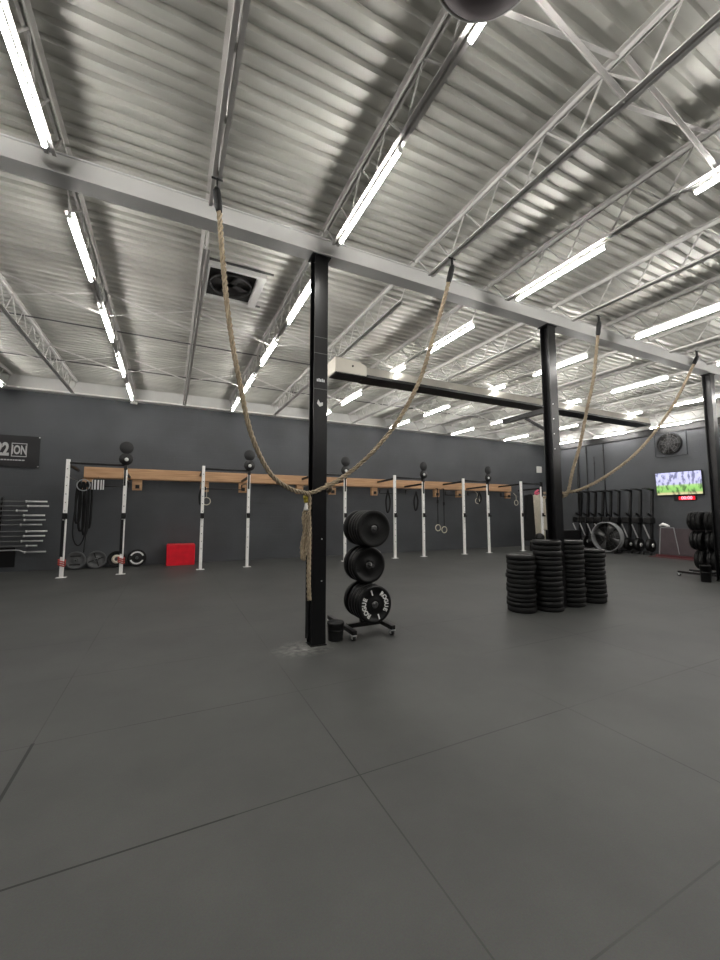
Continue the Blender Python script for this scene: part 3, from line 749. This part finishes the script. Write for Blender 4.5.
MB().box((-.59, -.026, .61), (-.27, -.022, .63)).box((-.59, -.026, .27), (-.27, -.022, .29)).box((-.59, -.026, .27), (-.575, -.022, .63)).box((-.285, -.026, .27), (-.27, -.022, .63)).build('lettering_box', M['grey_letter'], bn)
mb = MB()
x = -1.3
while x < -.33:
    w_ = random.uniform(.03, .06); mb.box((x, -.026, .165), (x+w_, -.022, .195)); x += w_+.012
mb.build('small_lettering', M['grey_letter'], bn)
MB().cyl((-.02, -.018, .81), (-.02, -.0, .81), .015, n=12).cyl((-.02, -.018, .03), (-.02, 0, .03), .015, n=12).build('grommet', M['steel'], bn)

# ------------------------------------------------------------------ rings and hanging things mid wall
for x, zc, lb in ((9.44, .93, 'left'), (9.74, .85, 'right')):
    g_ = thing('gymnastic_ring', 'pale gymnastic ring on a long black strap from the timber beam, %s of the pair' % lb, 'gymnastic ring', (x, 12.5, zc), group='pair of hanging gymnastic rings')
    MB().lathe([(.12+.018*math.cos(a), .018*math.sin(a)) for a in [k*math.pi/4 for k in range(8)]], FR, 28, True).build('ring', M['cream'], g_)
    MB().box((-.018, -.004, .12), (.018, .004, 2.46-zc)).box((-.035, -.012, .95), (.035, .012, 1.08)).build('strap', M['shirt'], g_)
    MB().bar((0, 0, 2.46-zc), (0, .10, 2.46-zc), .04, .02).build('strap_top', M['shirt'], g_)
for x, z, lb in ((11.42+.0, 2.0, 'under the timber beam beside the fifth rack'), (13.62, 1.95, 'under the right end of the timber beam'), (.98, 1.85, 'on the second rack from the left')):
    y = 12.45
    o = MB().lathe([(.11+.014*math.cos(a), .014*math.sin(a)) for a in [k*math.pi/4 for k in range(8)]], Matrix.Translation((x, y, z)) @ FR, 24, True).tube([(x, y, z+.12), (x, y, z+.3), (x, y+.14, z+.42)], .01, n=6).build('gymnastic_ring', M['cream']); tag(o, 'pale wooden ring tied up short %s' % lb, 'gymnastic ring')
for x, z0_, z1_, wd, lb in ((6.83, 1.55, 2.3, .08, 'left of the fourth rack'), (7.99, 1.62, 2.28, .08, 'on the right post of the fourth rack'), (10.98, 1.9, 2.3, .08, 'inside the fifth rack'), (.80, 1.75, 2.2, .05, 'on the second rack')):
    pts = [(x, 11.85, z1_), (x-wd, 11.85, (z0_+z1_)/2), (x-wd*.5, 11.85, z0_), (x+wd*.5, 11.85, z0_+.05), (x+wd, 11.85, (z0_+z1_)/2), (x, 11.85, z1_)]
    o = MB().tube(crom(pts, 6), .03, n=8).tube([(x, 11.85, z1_), (x, 11.85, 2.351)], .012, n=6).build('resistance_band', M['shirt']); tag(o, 'black band bundle hanging %s' % lb, 'resistance band', 'black bands hanging along the far racks')
# right end of rack row: dark robe, cream cloth, pink band, ball
o = MB().prism([(13.62, .35), (14.2, .30), (14.1, 2.25), (14.0, 2.32), (13.72, 2.25)], 'y', 11.95, 12.12).build('dark_cover', M['shirt'], bevel=.03); tag(o, 'dark cloth hanging in the far right rack left of the cream cloth', 'cloth')
o = MB().prism([(15.12, .20), (16.22, .20), (16.12, 2.3), (15.7, 2.45), (15.35, 2.3)], 'y', 12.98, 13.098).build('cream_cloth', M['cream'], bevel=.02); tag(o, 'tall cream cloth hanging on the wall behind the far right rack', 'cloth')
o = MB().tube([(13.86, RY+.1, 2.45), (13.72, RY+.1, 2.38), (13.67, RY+.1, 2.3), (13.78, RY+.1, 2.28), (13.90, RY+.1, 2.34)], .045, n=8).build('pink_band', M['pink']); tag(o, 'pink band looped near the top of the far right rack', 'resistance band')
def sph(r, n=20): return [(r*math.sin(math.pi*i/n) if 0 < i < n else 0, r-r*math.cos(math.pi*i/n)) for i in range(n+1)]
mb = thing('medicine_ball', 'black medicine ball on a low box under the cream cloth', 'ball', (13.25, 11.0, .352)); MB().lathe(sph(.18), None, 28).build('ball', M['rubber'], mb); MB().lathe([(.179, .17), (.183, .17), (.183, .19), (.179, .19)], None, 28, True).build('seam', M['black'], mb)
b_ = thing('low_box', 'low black box under the medicine ball behind the plate stacks', 'box', (12.95, 10.75, 0)); MB().bbox((0, 0, 0), (.6, .5, .35), .015).build('body', M['black'], b_); MB().box((.15, -.002, .2), (.45, 0, .24)).build('handle_slot', M['rubber_g'], b_)
wb = thing('wall_box', 'small pale electrical box high on the back wall left of the second column', 'electrical box', (15.72, 13.1, 3.42)); MB().bbox((0, -.09, 0), (.28, -.001, .30), .012).build('body', M['lgrey'], wb); MB().box((.04, -.094, .04), (.24, -.09, .26)).build('cover', M['ledger'], wb)
cm = thing('wall_camera', 'small white camera on the back wall ledger above the left rack', 'camera', (-1.05, 12.9, 4.68)); MB().cyl((0, 0, .075), (0, -.0, .02), .03, n=12).build('mount', M['white'], cm); MB().cyl((-.06, -.06, .0), (.09, .02, .01), .035, n=14).build('body', M['white'], cm)

# ------------------------------------------------------------------ right wall: machines, fan, screen
def rower(y, idx):
    r = thing('rowing_machine', None, 'rowing machine', (15.9, y, 0), group='rowing machines stored upright')
    MB().bar((0, 0, .55), (.22, 0, 2.36), .07, .10, (1, 0, 0)).build('rail', M['black'], r)
    MB().bar((.26, 0, 2.36), (-.22, 0, 2.40), .07, .05).bar((-.2, -.12, 2.40), (-.2, .12, 2.40), .04, .04).build('rear_leg', M['black'], r)
    MB().lathe([(0, -.08), (.22, -.08), (.25, -.05), (.25, .05), (.22, .08), (0, .08)], Matrix.Translation((-.10, 0, .33)) @ FR, 28).build('flywheel_cage', M['black'], r)
    MB().lathe([(0, .081), (.07, .081), (.07, .10), (0, .10)], Matrix.Translation((-.10, 0, .33)) @ FR, 20).build('flywheel_hub', M['letter'], r)
    MB().bar((-.12, -.02, .50), (-.28, .10, 1.08), .035, .035).build('front_leg', M['steel'], r)
    MB().bbox((-.26, -.14, 1.12), (.06, .14, 1.34), .03).build('seat', M['black'], r)
    MB().bar((.02, 0, 1.40), (-.20, 0, 1.50), .05, .05).build('monitor_arm', M['black'], r)
    f_ = MB().bar((-.35, -.11, .10), (-.35, .11, .10), .05, .05).bar((-.35, 0, .10), (-.05, 0, .16), .05, .05).build('front_foot', M['black'], r)
    for sy in (-.125, .125): MB().cyl((-.35, sy-.02, .05), (-.35, sy+.02, .05), .05, n=16).build('wheel', M['rubber_g'], f_)
    return r
ry = [8.36, 8.76, 9.12, 9.55, 9.87, 10.19, 10.51, 10.83, 11.15]
r0 = rower(ry[0], 0)
for i, y in enumerate(ry):
    o = r0 if i == 0 else copy_tree(r0); o.location.y = y
    o['label'] = 'black rowing machine stored upright on the right wall, %s counting left from the screen' % ORD[i]
# drum fan
df = thing('drum_fan', 'large round drum fan with pale metal rim standing before the upright machines', 'fan', (15.0, 9.42, 0))
DM = Matrix.Translation((0, 0, .60)) @ Matrix.Rotation(R(90), 4, 'Y')
MB().lathe([(.535, -.10), (.55, -.11), (.565, -.10), (.55, -.085), (.55, .10), (.56, .12), (.55, .13), (.53, .12), (.53, .10), (.53, -.085)], DM, 48, True).build('drum', M['grey'], df)
mb = MB()
for k in range(4):
    a0 = R(25+90*k); vs = []
    for rr in (.08, .28, .49):
        for da, dz in ((-.32, -.05), (0, .0), (.32, .05)):
            da2 = da*(1.2 if rr < .2 else .9)
            vs.append(DM @ Vector((rr*math.cos(a0+da2), rr*math.sin(a0+da2), dz)))
    vs2 = [v + Vector((.008, 0, 0)) for v in vs]
    q = [(0,1,4,3),(1,2,5,4),(3,4,7,6),(4,5,8,7)]
    mb.add(vs+vs2, q+[tuple(i+9 for i in f) for f in q]+[(0,3,12,9),(3,6,15,12),(6,7,16,15),(7,8,17,16),(8,5,14,17),(5,2,11,14),(2,1,10,11),(1,0,9,10)], True)
mb.build('blades', M['dsteel'], df)
MB().cyl((-.06, 0, .60), (.14, 0, .60), .09, n=20).build('motor', M['black'], df)
MB().lathe([(0, .122), (.529, .122), (.529, .127), (0, .127)], DM, 40).build('rear_guard', M['black'], df)
gd = MB()
for rr in (.18, .36): gd.lathe([(rr, -.105), (rr+.006, -.105), (rr+.006, -.098), (rr, -.098)], DM, 40, True)
for k in range(8):
    a_ = k*math.pi/8; gd.bar((-.101, -.53*math.cos(a_), .60-.53*math.sin(a_)), (-.101, .53*math.cos(a_), .60+.53*math.sin(a_)), .005, .005)
gd.build('front_guard', M['dsteel'], df)
MB().bar((-.16, -.35, .03), (.20, -.35, .03), .04, .04).bar((-.16, .35, .03), (.20, .35, .03), .04, .04).bar((0, -.35, .03), (0, -.35, .20), .03, .03).bar((0, .35, .03), (0, .35, .20), .03, .03).build('stand', M['black'], df)
# black storage box left of the fan
kb = thing('storage_bench', 'low black storage unit behind the stacks, left of the drum fan', 'storage unit', (13.7, 10.3, 0))
MB().bbox((0, 0, .0), (1.0, .8, .80), .02).build('body', M['black'], kb)
MB().box((-.02, -.02, .801), (1.02, .82, .83)).build('top', M['rubber_g'], kb)
MB().box((.05, -.004, .42), (.95, -.0005, .43)).build('groove', M['rubber_g'], kb)
# mauve panel with pale outline
mp_ = thing('low_partition', 'low dull mauve panel with pale frame and red base right of the machines', 'panel', (15.45, 6.2, 0))
MB().box((.0, 0, .10), (.05, 1.68, .98)).build('panel', M['greypink'], mp_)
MB().bar((-.005, 1.70, .05), (-.005, 1.62, 1.0), .025, .025).bar((-.005, 1.62, 1.0), (-.005, 1.22, 1.0), .025, .025).bar((-.005, 1.22, 1.0), (-.005, 1.10, .12), .025, .025).build('pale_frame', M['grey'], mp_)
MB().box((-.10, -.02, .002), (.12, 1.78, .07)).build('base', M['redfloor'], mp_)
rm = MB().box((14.95, 6.1, .001), (15.33, 8.0, .012)).build('red_mat', M['redfloor']); tag(rm, 'narrow red mat on the floor in front of the mauve panel', 'mat')
sh = MB().tube([(15.47, 7.55, 1.045), (15.47, 7.62, 1.07), (15.47, 7.75, 1.11), (15.48, 7.86, 1.06)], [.02, .045, .055, .03], n=10).build('white_towel', M['white']); tag(sh, 'crumpled white towel on the corner of the mauve panel', 'towel')
# screen
def tv_mat():
    m = mat('screen_picture', '#101010', .3); nt = m.node_tree; b = nt.nodes['Principled BSDF']; L = nt.links.new; N = nt.nodes.new
    tc = N('ShaderNodeTexCoord'); sep = N('ShaderNodeSeparateXYZ'); L(tc.outputs['Object'], sep.inputs[0])
    # local: Y along screen (0..1.38), Z up (0..0.8)
    r = N('ShaderNodeValToRGB'); cr = r.color_ramp; cr.interpolation = 'LINEAR'
    cr.elements[0].position = 0; cr.elements[0].color = S('#b9c8a0')
    cr.elements[1].position = 1; cr.elements[1].color = S('#c3c4ee')
    for p, c in ((.10, '#c8b98a'), (.16, '#86b565'), (.36, '#8fc46a'), (.45, '#a9c98a'), (.50, '#b9b9dc')):
        e = cr.elements.new(p); e.color = S(c)
    dv = N('ShaderNodeMath'); dv.operation = 'DIVIDE'; dv.inputs[1].default_value = .8; L(sep.outputs['Z'], dv.inputs[0]); L(dv.outputs[0], r.inputs['Fac'])
    # posts and figures as noisy vertical darker marks
    mp = N('ShaderNodeMapping'); mp.inputs['Scale'].default_value = (1, 5, 2.6); L(tc.outputs['Object'], mp.inputs['Vector'])
    n = N('ShaderNodeTexNoise'); n.inputs['Scale'].default_value = 2.0; n.inputs['Detail'].default_value = 5; L(mp.outputs['Vector'], n.inputs['Vector'])
    r2 = N('ShaderNodeValToRGB'); r2.color_ramp.elements[0].position = .40; r2.color_ramp.elements[0].color = S('#4a4f5e'); r2.color_ramp.elements[1].position = .52; r2.color_ramp.elements[1].color = (1,1,1,1)
    L(n.outputs['Fac'], r2.inputs['Fac'])
    mx = N('ShaderNodeMixRGB'); mx.blend_type = 'MULTIPLY'; mx.inputs['Fac'].default_value = .75; L(r.outputs['Color'], mx.inputs[1]); L(r2.outputs['Color'], mx.inputs[2])
    L(mx.outputs[0], b.inputs['Emission Color']); b.inputs['Emission Strength'].default_value = .72
    return m
tv = thing('television', 'wall-mounted television showing a bright green and lavender picture on the right wall', 'television', (16.2, 6.82, 2.13))
tv.rotation_euler = (0, R(-3), 0)
MB().bbox((-.03, 0, 0), (.03, 1.42, .84), .008).build('casing', M['black'], tv)
MB().box((-.034, .02, .025), (-.0305, 1.40, .82)).build('screen', tv_mat(), tv, None)
MB().box((.03, .5, .3), (.06, .9, .6)).build('wall_bracket', M['black'], tv)
ck = thing('wall_clock', 'red digital wall timer under the television', 'clock', (16.295, 7.08, 1.95))
MB().bbox((-.06, 0, 0), (-.001, .66, .15), .006).build('casing', M['black'], ck)
MB().box((-.064, .02, .015), (-.0605, .50, .135)).build('display', M['clockred'], ck)
CM = Matrix.Translation((-.066, .26, .075)) @ Matrix.Rotation(R(-90), 4, 'Z') @ FR
text_mb('00:00', .15, .003, CM, bold=.002).build('digits', M['clockdigit'], ck)
# exhaust fan
ef = thing('exhaust_fan', 'round dark exhaust fan in a square frame high on the right wall', 'fan', (16.3, 7.77, 4.0))
EM = Matrix.Rotation(R(90), 4, 'Y')
MB().box((-.05, -.52, -.44), (-.001, .52, -.40)).box((-.05, -.52, .38), (-.001, .52, .415)).box((-.05, -.52, -.40), (-.001, -.48, .38)).box((-.05, .48, -.40), (-.001, .52, .38)).box((-.01, -.48, -.40), (-.001, .48, .38)).build('frame', M['wall'], ef)
MB().lathe([(.36, -.12), (.39, -.12), (.39, -.011), (.36, -.011)], EM, 40, True).build('shroud', M['black'], ef)
MB().lathe([(0, -.02), (.36, -.02), (.36, -.012), (0, -.012)], EM, 40).build('back_plate', M['vent_dark'], ef)
mb = MB()
for k in range(5):
    a_ = 2*math.pi*k/5+.3; mb.bar((-.06, 0, 0), (-.06, .34*math.cos(a_), .34*math.sin(a_)), .15, .01, (1, 0, 0))
mb.build('blades', M['rubber_g'], ef)
gd = MB()
for rr in (.10, .20, .30): gd.lathe([(rr, -.125), (rr+.006, -.125), (rr+.006, -.117), (rr, -.117)], EM, 32, True)
for k in range(6):
    a_ = k*math.pi/6; gd.bar((-.12, -.37*math.cos(a_), -.37*math.sin(a_)), (-.12, .37*math.cos(a_), .37*math.sin(a_)), .006, .006)
gd.build('guard', M['dsteel'], ef)
# conduits on the right wall
for y, rr, z0_, z1_, lb in ((12.3, .012, 2.0, 4.4, 'leftmost, thin'), (11.35, .05, 1.2, 4.25, 'thickest'), (10.95, .02, 1.2, 4.4, 'right of the thickest'), (10.62, .012, 2.9, 3.9, 'shortest'), (10.2, .022, 1.2, 4.4, 'rightmost')):
    o = MB().cyl((16.3-rr-.004, y, z0_), (16.3-rr-.004, y, z1_), rr, n=12).box((16.28-rr*2, y-rr*1.3, z1_-.3), (16.299, y+rr*1.3, z1_-.27)).build('wall_pipe', M['black'])
    tag(o, 'black vertical pipe on the right wall above the machines, %s' % lb, 'pipe', 'black pipes on the right wall')

for m in bpy.data.materials:
    pass
